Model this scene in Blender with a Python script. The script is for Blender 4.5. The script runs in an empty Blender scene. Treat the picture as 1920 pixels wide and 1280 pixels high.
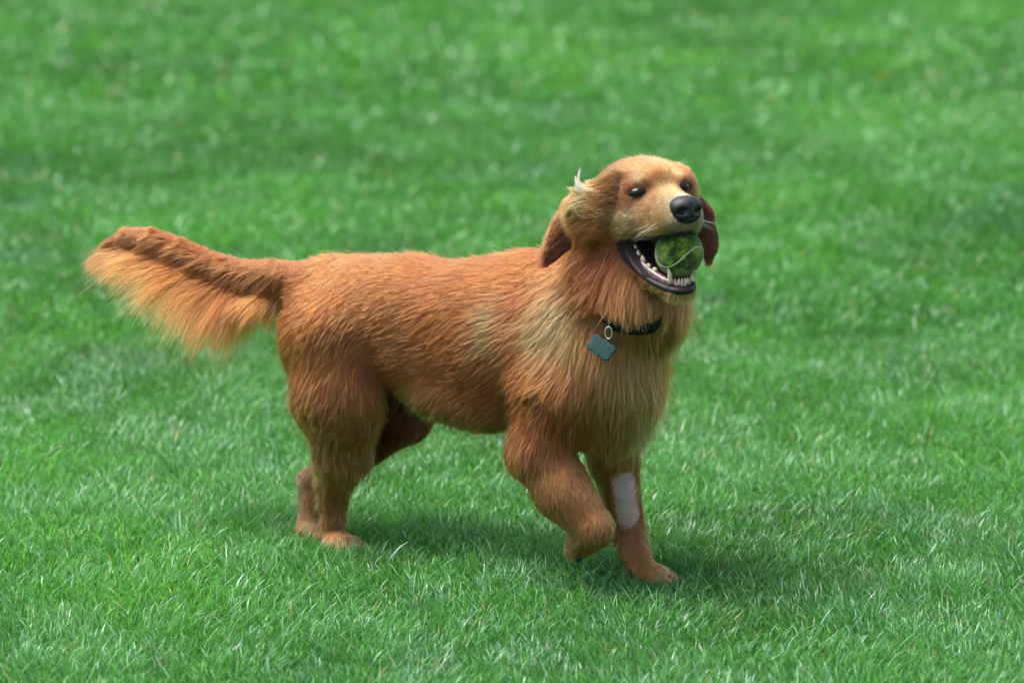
import bpy, math, random
import numpy as np
from mathutils import Vector, Matrix, kdtree

rng = np.random.default_rng(7)
random.seed(7)
C = bpy.context.scene.collection
sc = bpy.context.scene
S = 0.0008                      # one modelling unit = 0.8 mm

# ------------------------------------------------------------------ camera
PITCH = math.radians(13.0)
DIST = 7000.0
ZL = 432.0
VR = np.array([1.0, 0, 0])
VU = np.array([0, math.sin(PITCH), math.cos(PITCH)])
VD = np.array([0, math.cos(PITCH), -math.sin(PITCH)])
LOOK = np.array([0, 0, ZL])
CAM = LOOK - VD * DIST
cd = bpy.data.cameras.new('camera'); cam = bpy.data.objects.new('camera', cd); C.objects.link(cam)
cam.location = CAM * S
cam.rotation_euler = (math.pi / 2 - PITCH, 0, 0)
cd.sensor_width = 36; cd.lens = 36 * DIST / 1920
cd.clip_start = 0.1; cd.clip_end = 3000
cd.dof.use_dof = True; cd.dof.focus_distance = (DIST - 170) * S; cd.dof.aperture_fstop = 3.3
sc.camera = cam
# ------------------------------------------------------------------ light
SUN_EL, SUN_AZ = math.radians(66), math.radians(176)     # azimuth of the light from +X, anticlockwise
w = bpy.data.worlds.new("World"); sc.world = w; w.use_nodes = True
nt = w.node_tree
bg = nt.nodes['Background']; bg.inputs[1].default_value = 0.12
sky = nt.nodes.new('ShaderNodeTexSky'); sky.sky_type = 'NISHITA'; sky.sun_disc = False
sky.sun_elevation = SUN_EL; sky.sun_rotation = math.pi / 2 - SUN_AZ
sky.air_density = 1.0; sky.dust_density = 3.0; sky.ozone_density = 1.0
hs = nt.nodes.new('ShaderNodeHueSaturation'); hs.inputs['Saturation'].default_value = 0.55
nt.links.new(sky.outputs[0], hs.inputs['Color']); nt.links.new(hs.outputs[0], bg.inputs[0])
ld = bpy.data.lights.new('sun', 'SUN'); ld.energy = 3.2; ld.angle = math.radians(30); ld.color = (1, 0.95, 0.88)
lo = bpy.data.objects.new('sun', ld); C.objects.link(lo)
sd = Vector((math.cos(SUN_AZ) * math.cos(SUN_EL), math.sin(SUN_AZ) * math.cos(SUN_EL), math.sin(SUN_EL)))
lo.rotation_euler = (-sd).to_track_quat('-Z', 'Y').to_euler()
sc.view_settings.view_transform = 'Standard'; sc.view_settings.look = 'None'
sc.view_settings.exposure = 1.15; sc.view_settings.gamma = 1.0
sc.render.engine = 'CYCLES'
sc.cycles.use_denoising = True
sc.cycles.max_bounces = 6; sc.cycles.diffuse_bounces = 3; sc.cycles.glossy_bounces = 3
sc.cycles.transmission_bounces = 4; sc.cycles.transparent_max_bounces = 6
sc.cycles_curves.shape = 'THICK'

# ------------------------------------------------------------------ helpers
def unit(v):
    v = np.asarray(v, float); return v / (np.linalg.norm(v, axis=-1, keepdims=True) + 1e-9)

def P(px, py, Y):
    """the point seen at photo pixel (px, py) whose distance into the field is Y"""
    d = VD * DIST + VR * (px - 960) + VU * (640 - py)
    t = (Y - CAM[1]) / d[1]
    return CAM + d * t

def G(px, py, z=0.0):
    d = VD * DIST + VR * (px - 960) + VU * (640 - py)
    return CAM + d * ((z - CAM[2]) / d[2])

def project(p):
    q = np.asarray(p) - CAM
    dep = q @ VD
    return 960 + (q @ VR) / dep * DIST, 640 - (q @ VU) / dep * DIST

def srgb(r, g, b):
    f = lambda c: (c / 255 / 12.92) if c / 255 <= 0.04045 else ((c / 255 + 0.055) / 1.055) ** 2.4
    return np.array([f(r), f(g), f(b)])

def link(name, data, parent=None, mat=None, smooth=True):
    o = bpy.data.objects.new(name, data); C.objects.link(o)
    if parent is not None: o.parent = parent
    if mat is not None: data.materials.append(mat)
    if smooth and hasattr(data, 'polygons'):
        data.polygons.foreach_set('use_smooth', np.ones(len(data.polygons), bool))
    return o

def raw_mesh(name, verts, quads=None, tris=None):
    """fast mesh from numpy arrays, units -> metres"""
    me = bpy.data.meshes.new(name)
    nq = 0 if quads is None else len(quads); ntri = 0 if tris is None else len(tris)
    me.vertices.add(len(verts)); me.vertices.foreach_set('co', (np.asarray(verts, np.float32) * S).ravel())
    me.loops.add(nq * 4 + ntri * 3)
    idx = []
    if nq: idx.append(np.asarray(quads, np.int32).ravel())
    if ntri: idx.append(np.asarray(tris, np.int32).ravel())
    me.loops.foreach_set('vertex_index', np.concatenate(idx))
    me.polygons.add(nq + ntri)
    st = np.concatenate([np.arange(nq) * 4, nq * 4 + np.arange(ntri) * 3]).astype(np.int32)
    me.polygons.foreach_set('loop_start', st)
    me.update(calc_edges=True)
    me.validate()
    return me

def point_color(me, cols, name='col'):
    a = me.attributes.new(name, 'FLOAT_COLOR', 'POINT')
    c = np.ones((len(cols), 4), np.float32); c[:, :3] = cols
    a.data.foreach_set('color', c.ravel())

def grid_mesh(name, pts, close_u=False, close_v=False):
    """pts[nu, nv, 3] -> quads"""
    nu, nv = pts.shape[:2]
    q = []
    for i in range(nu if close_u else nu - 1):
        for j in range(nv if close_v else nv - 1):
            a, b = i * nv + j, i * nv + (j + 1) % nv
            c, d = ((i + 1) % nu) * nv + (j + 1) % nv, ((i + 1) % nu) * nv + j
            q.append((a, b, c, d))
    return raw_mesh(name, pts.reshape(-1, 3), q)

def catmull(P_, n):
    P_ = np.asarray(P_, float)
    Q = np.vstack([2 * P_[0] - P_[1], P_, 2 * P_[-1] - P_[-2]])
    t = np.linspace(0, len(P_) - 1 - 1e-6, n); i = t.astype(int); f = (t - i)[:, None]
    a, b, c, d = Q[i], Q[i + 1], Q[i + 2], Q[i + 3]
    return 0.5 * (2 * b + (c - a) * f + (2 * a - 5 * b + 4 * c - d) * f ** 2 + (3 * b - 3 * c + d - a) * f ** 3)

def sweep(name, path, rad, ref=(0, 0, 1), flat=1.0, nseg=12, n=40, caps=True):
    """tube along path; rad a list of radii; flat scales it across ref"""
    path = catmull(path, n); rad = catmull(np.asarray(rad, float)[:, None], n)[:, 0]
    tan = unit(np.gradient(path, axis=0)); ref = np.broadcast_to(np.asarray(ref, float), path.shape)
    b1 = unit(np.cross(tan, ref)); b2 = np.cross(b1, tan)
    th = np.linspace(0, 2 * np.pi, nseg, endpoint=False)
    if caps:
        path = np.vstack([path[:1], path, path[-1:]]); rad = np.concatenate([[0.01], rad, [0.01]])
        b1 = np.vstack([b1[:1], b1, b1[-1:]]); b2 = np.vstack([b2[:1], b2, b2[-1:]])
    pts = path[:, None] + rad[:, None, None] * (np.cos(th)[None, :, None] * b1[:, None] + flat * np.sin(th)[None, :, None] * b2[:, None])
    return grid_mesh(name, pts, close_v=True)

def hash_noise(p, scale, seed=0):
    """smooth 3-D value noise in 0..1"""
    q = np.asarray(p, float) / scale + seed * 17.13
    i = np.floor(q).astype(np.int64); f = q - i; f = f * f * (3 - 2 * f)
    def h(x, y, z):
        n = (x * 374761393 + y * 668265263 + z * 2147483647 + seed * 9973) & 0x7fffffff
        n = ((n ^ (n >> 13)) * 1274126177) & 0x7fffffff
        return ((n ^ (n >> 16)) & 0xffff) / 65535.0
    r = 0
    for dx in (0, 1):
        for dy in (0, 1):
            for dz in (0, 1):
                wgt = (f[:, 0] if dx else 1 - f[:, 0]) * (f[:, 1] if dy else 1 - f[:, 1]) * (f[:, 2] if dz else 1 - f[:, 2])
                r = r + wgt * h(i[:, 0] + dx, i[:, 1] + dy, i[:, 2] + dz)
    return r

# ------------------------------------------------------------------ materials
def mat(name, col=(0.5, 0.5, 0.5), rough=0.6, attr=None, spec=0.5, noise=None, coat=0.0, sheen=0.0, bump=None):
    m = bpy.data.materials.new(name); m.use_nodes = True
    n = m.node_tree; b = n.nodes['Principled BSDF']
    b.inputs['Roughness'].default_value = rough
    b.inputs['Specular IOR Level'].default_value = spec
    b.inputs['Coat Weight'].default_value = coat
    b.inputs['Base Color'].default_value = (*col, 1)
    if attr:
        a = n.nodes.new('ShaderNodeAttribute'); a.attribute_name = attr
        n.links.new(a.outputs['Color'], b.inputs['Base Color'])
    if noise:
        tx = n.nodes.new('ShaderNodeTexNoise'); tx.inputs['Scale'].default_value = noise[0]; tx.inputs['Detail'].default_value = 6
        tc = n.nodes.new('ShaderNodeTexCoord'); n.links.new(tc.outputs['Object'], tx.inputs['Vector'])
        rp = n.nodes.new('ShaderNodeValToRGB')
        rp.color_ramp.elements[0].position = 0.35; rp.color_ramp.elements[0].color = (*noise[1], 1)
        rp.color_ramp.elements[1].position = 0.65; rp.color_ramp.elements[1].color = (*noise[2], 1)
        n.links.new(tx.outputs['Fac'], rp.inputs[0]); n.links.new(rp.outputs[0], b.inputs['Base Color'])
    if bump:
        tx = n.nodes.new('ShaderNodeTexNoise'); tx.inputs['Scale'].default_value = bump[0]; tx.inputs['Detail'].default_value = 4
        tc = n.nodes.new('ShaderNodeTexCoord'); n.links.new(tc.outputs['Object'], tx.inputs['Vector'])
        bp = n.nodes.new('ShaderNodeBump'); bp.inputs['Strength'].default_value = bump[1]; bp.inputs['Distance'].default_value = bump[2]
        n.links.new(tx.outputs['Fac'], bp.inputs['Height']); n.links.new(bp.outputs[0], b.inputs['Normal'])
    return m

M_skin = mat('skin', attr='col', rough=0.75, spec=0.2)
M_lip = mat('black_lip', (0.009, 0.008, 0.010), spec=0.35, rough=0.5, bump=(900, 0.5, 0.001))
M_gum = mat('gum', rough=0.22, noise=(160, (0.035, 0.015, 0.02), (0.24, 0.13, 0.155)))
M_tooth = mat('tooth', rough=0.25, coat=0.2, noise=(120, (0.26, 0.20, 0.12), (0.60, 0.54, 0.44)))
M_nose = mat('nose', (0.010, 0.011, 0.014), rough=0.38, bump=(1400, 0.7, 0.0008))
M_eye = mat('eye', (0.010, 0.006, 0.005), rough=0.04, spec=0.28)
M_lid = mat('eyelid', (0.010, 0.009, 0.009), rough=0.4)
M_mouth = mat('mouth_inside', rough=0.35, noise=(90, (0.03, 0.012, 0.016), (0.10, 0.04, 0.05)))
M_collar = mat('black_webbing', (0.006, 0.010, 0.010), spec=0.15, rough=0.9, bump=(2500, 0.6, 0.0006))
M_steel = mat('steel', (0.65, 0.65, 0.66), rough=0.25); M_steel.node_tree.nodes['Principled BSDF'].inputs['Metallic'].default_value = 1
M_tag = mat('teal_tag', rough=0.65, spec=0.25, noise=(300, (0.006, 0.034, 0.034), (0.012, 0.052, 0.050)))
M_tag_edge = mat('tag_rim', (0.10, 0.22, 0.22), rough=0.35)

M_wisp = mat('backlit_wisp', attr='hcol', rough=0.6, spec=0.3)
M_claw = mat('claw', (0.10, 0.07, 0.05), rough=0.35)
def hair_mat(name, rough=0.35, radial=0.5):
    m = bpy.data.materials.new(name); m.use_nodes = True
    n = m.node_tree; n.nodes.clear()
    out = n.nodes.new('ShaderNodeOutputMaterial')
    h = n.nodes.new('ShaderNodeBsdfHairPrincipled'); h.parametrization = 'COLOR'
    a = n.nodes.new('ShaderNodeAttribute'); a.attribute_name = 'hcol'
    n.links.new(a.outputs['Color'], h.inputs['Color'])
    h.inputs['IOR'].default_value = 1.45; h.inputs['Roughness'].default_value = rough; h.inputs['Radial Roughness'].default_value = radial
    n.links.new(h.outputs[0], out.inputs[0])
    return m
M_hair = hair_mat('coat_hair')

# ------------------------------------------------------------------ dog: head frame
PSI, PHI, ROLL = math.radians(25), math.radians(-3), math.radians(5)
_F = np.array([math.sin(PSI) * math.cos(PHI), math.sin(PHI), math.cos(PSI) * math.cos(PHI)])
_R0 = np.array([-math.cos(PSI), 0, math.sin(PSI)])
_U0 = np.cross(_R0, _F); _U0 = _U0 if _U0[1] > 0 else -_U0
_R = _R0 * math.cos(ROLL) - _U0 * math.sin(ROLL)
_U = _U0 * math.cos(ROLL) + _R0 * math.sin(ROLL)
V2W = np.array([VR, VU, -VD]).T
HF, HR, HU = V2W @ _F, V2W @ _R, V2W @ _U
EYE_MID = P(1238, 356, -250)
def H(f, r, u): return EYE_MID + f * HF + r * HR + u * HU
def to_head(p):
    q = p - EYE_MID
    return np.stack([q @ HF, q @ HR, q @ HU], -1)

# ------------------------------------------------------------------ dog: body field
prims = []   # dicts
BACKW = lambda deg: np.array([-math.cos(math.radians(deg)), math.sin(math.radians(deg)), 0.0])   # tailwards
def ell(c, rad, axes, k=25, **kw):
    prims.append(dict(t='e', c=np.array(c), rad=np.array(rad, float), ax=np.array(axes, float), k=k, **kw))
def cap(a, b, ra, rb, k=20, sq=None, **kw):
    prims.append(dict(t='c', a=np.array(a), b=np.array(b), ra=ra, rb=rb, sq=sq, k=k, **kw))
def dist_prim(p, q):
    if p['t'] == 'e':
        l = (q - p['c']) @ p['ax'].T
        k0 = np.sqrt(((l / p['rad']) ** 2).sum(-1)) + 1e-6
        k1 = np.sqrt(((l / p['rad'] ** 2) ** 2).sum(-1)) + 1e-9
        return k0 * (k0 - 1) / k1
    a, b = p['a'], p['b']; ab = b - a
    h = np.clip(((q - a) @ ab) / (ab @ ab), 0, 1)
    v = q - a - h[..., None] * ab
    if p['sq'] is not None:
        ax, s = p['sq']
        v = v + (v @ ax)[..., None] * ax * (1 / s - 1)
        return (np.sqrt((v ** 2).sum(-1)) - (p['ra'] + h * (p['rb'] - p['ra']))) * min(1, s)
    return np.sqrt((v ** 2).sum(-1)) - (p['ra'] + h * (p['rb'] - p['ra']))
def smin(a, b, k):
    h = np.clip(0.5 + 0.5 * (b - a) / k, 0, 1)
    return b + h * (a - b) - k * h * (1 - h)
def frame(deg, tilt=0):
    f = -BACKW(deg); n = np.array([-math.sin(math.radians(deg)), -math.cos(math.radians(deg)), 0.0]); z = np.array([0, 0, 1.0])
    t = math.radians(tilt)
    return np.array([f * math.cos(t) + z * math.sin(t), n, z * math.cos(t) - f * math.sin(t)])
DN = np.array([0, 0, -1.0])
# coat colours (linear albedo)
RED = np.array([0.345, 0.058, 0.009]); GOLD = np.array([0.42, 0.105, 0.022]); CREAM = np.array([0.64, 0.28, 0.085])
DEEP = np.array([0.13, 0.018, 0.004]); BROWN = np.array([0.050, 0.013, 0.006]); LEGC = np.array([0.37, 0.096, 0.024])
# torso
ell(P(655, 590, 105), (125, 92, 112), frame(22), fd=BACKW(22) * 0.8 + DN * 0.5, L=22, col=RED)
ell(P(775, 603, 45), (165, 98, 127), frame(25), k=45, fd=BACKW(25) + DN * 0.3, L=22, col=RED)
ell(P(935, 632, -45), (175, 112, 148), frame(28), k=45, fd=BACKW(28) + DN * 0.3, L=25, col=RED)
ell(P(1070, 652, -110), (135, 118, 160), frame(32), k=45, fd=BACKW(32) * 0.6 + DN * 0.8, L=36, col=RED)
ell(P(1005, 545, -75), (95, 50, 72), frame(30), k=40, fd=BACKW(28) + DN * 0.3, L=28, col=RED)
ell(P(868, 735, -10), (138, 80, 52), frame(28, -10), k=40, fd=BACKW(28) * 0.5 + DN, L=30, col=LEGC)
# neck, ruff, breast
NK0, NK1 = P(1115, 655, -130), P(1190, 455, -170)
cap(NK0, NK1, 125, 84, k=45, fd=DN + BACKW(30) * 0.35, L=50, col=RED)
ell(P(1190, 560, -195), (85, 95, 90), frame(40), k=40, fd=DN + np.array([0.1, -0.1, 0]), L=55, col=GOLD)
ell(P(1150, 690, -185), (80, 90, 110), frame(40), k=40, fd=DN, L=48, col=GOLD)
ell(P(1150, 770, -165), (60, 75, 65), frame(40), k=40, fd=DN, L=42, col=LEGC)
ell(P(592, 635, 100), (58, 62, 78), frame(20), k=30, fd=BACKW(22) * 0.4 + DN, L=32, col=RED)
# hind leg, near
cap(P(628, 620, 60), P(632, 735, 40), 90, 78, k=40, fd=BACKW(20) * 0.5 + DN, L=26, col=RED)
cap(P(632, 735, 40), P(642, 845, 50), 78, 50, k=30, fd=BACKW(20) * 0.25 + DN, L=28, col=LEGC)
ell(P(668, 775, 20), (40, 36, 55), frame(20), k=35, fd=DN, L=22, col=RED)
cap(P(642, 845, 50), P(626, 928, 88), 48, 25, k=22, fd=DN, L=20, col=LEGC)
HP1 = G(632, 1035)
cap(P(626, 928, 88), HP1 + [-8, 14, 40], 25, 21, k=12, fd=DN, L=15, col=LEGC)
cap(P(612, 900, 90), P(618, 935, 92), 18, 20, k=12, fd=DN, L=18, col=LEGC)
# hind leg, far
cap(P(680, 650, 175), P(752, 765, 135), 80, 56, k=35, fd=BACKW(20) * 0.3 + DN, L=24, col=DEEP * 0.55)  # shade of the inner far leg put into its hair colour
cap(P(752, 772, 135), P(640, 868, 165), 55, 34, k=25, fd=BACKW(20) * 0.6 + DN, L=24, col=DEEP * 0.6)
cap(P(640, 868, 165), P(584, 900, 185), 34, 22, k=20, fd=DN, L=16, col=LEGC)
HP2 = G(583, 1015)
cap(P(584, 900, 185), HP2 + [-6, 10, 38], 22, 19, k=10, fd=DN, L=12, col=GOLD)
# fore leg, near and lifted
cap(P(1050, 735, -185), P(1010, 842, -202), 84, 47, k=35, fd=DN + BACKW(30) * 0.4, L=34, col=RED)
WR = P(1113, 990, -262)
cap(P(1010, 842, -202), P(1051, 918, -230), 47, 42, k=38, fd=unit(WR - P(985, 838, -195)) * 0.8 + np.array([-0.3, 0, -0.2]), L=13, col=LEGC)
fa = unit(WR - P(1010, 842, -202)); fn_ = unit(np.cross(fa, [0, 0, 1])); fq_ = np.cross(fn_, fa)
ell((WR + P(1010, 842, -202)) / 2 - fa * 10, (90, 37, 39), np.array([fa, fn_, fq_]), k=30, fd=fa, L=12, col=LEGC)
cap(P(1051, 918, -230), WR, 42, 33, k=30, fd=unit(WR - P(985, 838, -195)) + np.array([-0.3, 0, -0.1]), L=12, col=LEGC)
# fore leg, far and planted
cap(P(1140, 740, -110), P(1150, 850, -125), 76, 44, k=35, fd=DN, L=30, col=LEGC)
FP = G(1222, 1098)
CR = FP + np.array([-42, 62, 92]); CR[0] = P(1178, 990, CR[1])[0]
CR = P(1177, 995, CR[1])
cap(P(1150, 850, -125), CR, 42, 30, k=18, fd=DN, L=15, col=LEGC)
cap(CR, FP + [-22, 26, 36], 30, 25, k=14, fd=DN, L=10, col=LEGC)
# tail
TP = [P(610, 530, 122), P(560, 521, 140), P(510, 512, 160), P(455, 510, 182), P(400, 492, 202), P(340, 464, 222), P(285, 443, 240), P(238, 440, 255), P(205, 455, 265)]
TR = [38, 30, 25, 22, 19, 17, 15, 13, 7]
for i in range(len(TP) - 1):
    cap(TP[i], TP[i + 1], TR[i], TR[i + 1], k=2 if i else 35, fd=unit(TP[i + 1] - TP[i]), L=24, col=RED, tail=(i, i + 1))
# paws
def paw(base, yaw, sc_=1.0, ax=None, L=14, col=np.array([0.46, 0.17, 0.055])):
    ax = frame(yaw) if ax is None else ax
    f, n, z = ax
    ell(base + z * 20 * sc_, (34 * sc_, 27 * sc_, 21 * sc_), ax, k=14, fd=f * 0.8 - z * 0.4, L=L, col=col)
    for r, ff in ((-21, 22), (-8, 33), (8, 33), (21, 22)):
        ell(base + (f * ff + n * r + z * 15) * sc_, np.array([18, 8, 13]) * sc_, ax, k=2, fd=f * 0.8 - z * 0.4, L=7, col=col)
paw(HP1 + np.array([4, -4, 0]), 28); paw(HP2, 25); paw(FP, 42, 1.05, col=GOLD)
# lifted paw: folded back under the wrist
bk = unit(P(1062, 1038, -225) - WR)
pn = unit(np.cross(bk, np.array([0.35, 0.9, 0.1]))); pn = -pn if pn[2] > 0 else pn
pl = np.cross(pn, bk)
cap(WR, WR + bk * 38 + pn * 2, 34, 27, k=14, fd=bk, L=10, col=LEGC)
LP = WR + bk * 34
lifted_ax = np.array([bk, pl, -pn])
paw(LP + pn * 18, 0, 0.98, lifted_ax)
CLAWS = []
for base, ax, sc_ in ((FP, frame(42), 1.05), (LP + pn * 18, lifted_ax, 0.98), (HP1 + np.array([4, -4, 0]), frame(28), 1.0), (HP2, frame(25), 1.0)):
    f, n, z = ax
    for r, ff in ((-19, 34), (-7, 45), (7, 45), (19, 34)):
        CLAWS.append((base + (f * ff + n * r + z * 15) * sc_, f, z))
# head
n_body = len(prims)
HEADAX = np.array([HF, HR, HU])
hx = dict(head=True)
def hfd(f, r, u): return HF * f + HR * r + HU * u
ell(H(-22, 0, 20), (34, 18, 22), HEADAX, k=20, fd=hfd(-1, 0, 0), L=10, col=GOLD, **hx)
ell(H(-64, 0, 0), (84, 78, 53), HEADAX, k=30, fd=hfd(-1, 0, -.2), L=12, col=GOLD, **hx)
for s in (1, -1):
    ell(H(-44, 60 * s, -4), (46, 27, 42), HEADAX, k=24, fd=hfd(-1, .3 * s, -.4), L=13, col=GOLD, **hx)
    ell(H(-13, 35 * s, 15), (30, 24, 17), HEADAX, k=10, fd=hfd(-1, .3 * s, .1), L=6, col=GOLD, **hx)
    ell(H(-46, 50 * s, -46), (56, 34, 46), HEADAX, k=22, fd=hfd(-.8, .2 * s, -.7), L=22, col=GOLD, **hx)
    ell(H(10, 32 * s, -40), (40, 21, 22), HEADAX, k=14, fd=hfd(-1, .2 * s, -.3), L=7, col=GOLD, **hx)
    ell(H(54, 22 * s, -53), (42, 23, 26), HEADAX, k=10, fd=hfd(-1, .1 * s, -.5), L=6, col=CREAM, **hx)
    ell(H(16, 35 * s, -66), (46, 17, 22), HEADAX, k=16, fd=hfd(-1, .1 * s, -.4), L=10, col=GOLD, **hx)
cap(H(-12, 0, -22), H(78, 0, -30), 35, 24, k=20, sq=(HR, 1.3), fd=hfd(-1, 0, 0), L=5, col=CREAM, **hx)
ell(H(78, 0, -48), (24, 27, 26), HEADAX, k=12, fd=hfd(-.6, 0, -.8), L=4, col=CREAM, **hx)
cap(H(-95, 0, -30), P(1170, 480, -165), 74, 84, k=35, fd=hfd(-.7, 0, -.9), L=34, col=RED, **hx)
n_upper = len(prims)
# mouth cavity taken out here, lower jaw added after
for s in (1, -1):
    cap(H(-62, 42 * s, -92), H(4, 34 * s, -152), 24, 15, k=14, fd=hfd(-.6, .3 * s, -.7), L=18, col=GOLD, jaw=True, **hx)
    cap(H(4, 34 * s, -153), H(56, 17 * s, -173), 14, 12, k=10, fd=hfd(-.6, .3 * s, -.7), L=12, col=CREAM, jaw=True, **hx)
cap(H(-50, 0, -130), H(54, 0, -179), 34, 13, k=18, sq=(HR, 1.3), fd=hfd(-.5, 0, -.9), L=26, col=GOLD, jaw=True, **hx)

def cavity(q):
    """signed distance, inside negative: the open mouth"""
    l = to_head(q); f, r, u = l[..., 0], l[..., 1], l[..., 2]
    top = -82 + np.clip(f - 40, 0, 60) * 0.16
    botm = np.interp(f, [-60, -30, 0, 60, 120], [-96, -126, -146, -168, -176])
    wid = 70.0
    d = np.maximum(u - top, botm - u)
    d = smax(d, -(f + 42 - 0.1 * np.abs(r)), 24)
    return np.maximum(d, np.abs(r) - wid)
def smax(a, b, k): return -smin(-a, -b, k)

def field_at(q):
    d = np.full(q.shape[:-1], 1e3)
    for i, p in enumerate(prims):
        if i == n_upper: d = smax(d, -cavity(q), 5)
        d = smin(d, dist_prim(p, q), p['k'])
    return d

def bounds(p):
    if p['t'] == 'e':
        r = np.sqrt(((p['ax'].T * p['rad']) ** 2).sum(1)); return p['c'] - r, p['c'] + r
    r = max(p['ra'], p['rb']) * (p['sq'][1] if p['sq'] else 1)
    return np.minimum(p['a'], p['b']) - r, np.maximum(p['a'], p['b']) + r

def build_field(h):
    lo_ = np.min([bounds(p)[0] for p in prims], 0) - 4 * h; hi_ = np.max([bounds(p)[1] for p in prims], 0) + 4 * h
    n = np.ceil((hi_ - lo_) / h).astype(int) + 1
    D = np.full(n, 50.0, np.float32)
    def sub(a, b):
        i0 = np.clip(np.floor((a - lo_) / h).astype(int), 0, n - 1); i1 = np.clip(np.ceil((b - lo_) / h).astype(int) + 1, 1, n)
        sl = tuple(slice(x, y) for x, y in zip(i0, i1))
        g = np.stack(np.meshgrid(*[lo_[k] + h * np.arange(i0[k], i1[k]) for k in range(3)], indexing='ij'), -1)
        return sl, g
    for i, p in enumerate(prims):
        if i == n_upper:
            cpts = np.array([H(f, r, u) for f in (-60, 130) for r in (-80, 80) for u in (-180, -70)])
            sl, g = sub(cpts.min(0), cpts.max(0)); D[sl] = smax(D[sl], -cavity(g), 5)
        a, b = bounds(p); m = p['k'] + 6
        sl, g = sub(a - m, b + m)
        D[sl] = smin(D[sl], dist_prim(p, g), p['k'])
    return lo_, D

def surface_nets(lo_, D, h):
    s = D < 0
    n = np.array(D.shape) - 1
    cnt = np.zeros(n, np.int8)
    for dx in (0, 1):
        for dy in (0, 1):
            for dz in (0, 1):
                cnt += s[dx:dx + n[0], dy:dy + n[1], dz:dz + n[2]]
    act = np.argwhere((cnt > 0) & (cnt < 8))
    idx = -np.ones(n, np.int32); idx[tuple(act.T)] = np.arange(len(act))
    acc = np.zeros((len(act), 3)); c = np.zeros(len(act))
    corners = [(x, y, z) for x in (0, 1) for y in (0, 1) for z in (0, 1)]
    val = {k: D[act[:, 0] + k[0], act[:, 1] + k[1], act[:, 2] + k[2]] for k in corners}
    for k in corners:
        for ax in range(3):
            if k[ax] == 0:
                k2 = list(k); k2[ax] = 1; k2 = tuple(k2)
                a, b = val[k], val[k2]; m = (a < 0) != (b < 0)
                t = np.where(m, a / (a - b + 1e-12), 0)
                pt = np.tile(np.array(k, float), (len(act), 1)); pt[:, ax] += t
                acc[m] += pt[m]; c += m
    verts = lo_ + h * (act + acc / c[:, None])
    quads = []
    for ax in range(3):
        o1, o2 = [(1, 2), (2, 0), (0, 1)][ax]
        sa = [slice(1, -1)] * 3; sa[ax] = slice(0, -1); sb = list(sa); sb[ax] = slice(1, None)
        a, b = s[tuple(sa)], s[tuple(sb)]
        e = np.argwhere(a != b)
        flip = a[tuple(e.T)]
        e = e + 1; e[:, ax] -= 1
        q = []
        for d1, d2 in ((-1, -1), (0, -1), (0, 0), (-1, 0)):
            k = e.copy(); k[:, o1] += d1; k[:, o2] += d2
            q.append(idx[tuple(k.T)])
        q = np.stack(q, -1); q[~flip] = q[~flip][:, ::-1]
        quads.append(q)
    q = np.concatenate(quads); q = q[(q >= 0).all(1)]
    return verts, q

# ------------------------------------------------------------------ build the dog's skin
HG = 3.0
lo_, D = build_field(HG)
V, Q = surface_nets(lo_, D, HG)
dog = bpy.data.objects.new('dog', None); C.objects.link(dog)
dog['label'] = 'golden retriever with wind-blown ears standing on the lawn, one forepaw lifted, ball in its mouth'
dog['category'] = 'dog'
dog.location = (0, 0, 0)

def light_at(q, centre, rad):
    return np.exp(-((q - centre) ** 2).sum(-1) / rad ** 2)

# coat parameters for any surface point
TPa = np.array(TP)
def coat_at(q):
    W_ = []; 
    for p in prims:
        W_.append(np.exp(-np.clip(dist_prim(p, q) + 0 * 1.0, -12, 200) / 9.0))
    W_ = np.array(W_); W_ /= W_.sum(0)
    fd = np.tensordot(W_.T, np.array([unit(p['fd']) for p in prims]), 1)
    L = W_.T @ np.array([p['L'] for p in prims], float)
    col = W_.T @ np.array([p['col'] for p in prims])
    headw = W_.T @ np.array([1.0 if p.get('head') else 0.0 for p in prims])
    tailw = W_.T @ np.array([1.0 if p.get('tail') else 0.0 for p in prims])
    return fd, L, col, headw, tailw

def surf(px, py, out=0.0):
    """first point of the body met along the view through a pixel"""
    d = unit(VD * DIST + VR * (px - 960) + VU * (640 - py))
    t = np.arange(6300, 7500, 4.0); q = CAM + d * t[:, None]
    fv = field_at(q); k = int(np.argmax(fv < 0))
    t2 = t[k] - 4 + 4 * fv[k - 1] / (fv[k - 1] - fv[k] + 1e-9)
    p = CAM + d * t2
    g = np.array([(field_at((p + e)[None]) - field_at((p - e)[None]))[0] for e in np.eye(3) * 2.0])
    return p + unit(g) * out
NEAR_EYE, FAR_EYE = surf(1194, 361), surf(1285, 351)
EYES = []
for s_, c_ in ((1, NEAR_EYE), (-1, FAR_EYE)):
    ez_ = unit(HF * 0.80 + HR * 0.60 * s_ + HU * 0.05); ex_ = unit(np.cross(HU, ez_)); eu_ = np.cross(ez_, ex_)
    EYES.append((c_, ez_, ex_, eu_))
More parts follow.
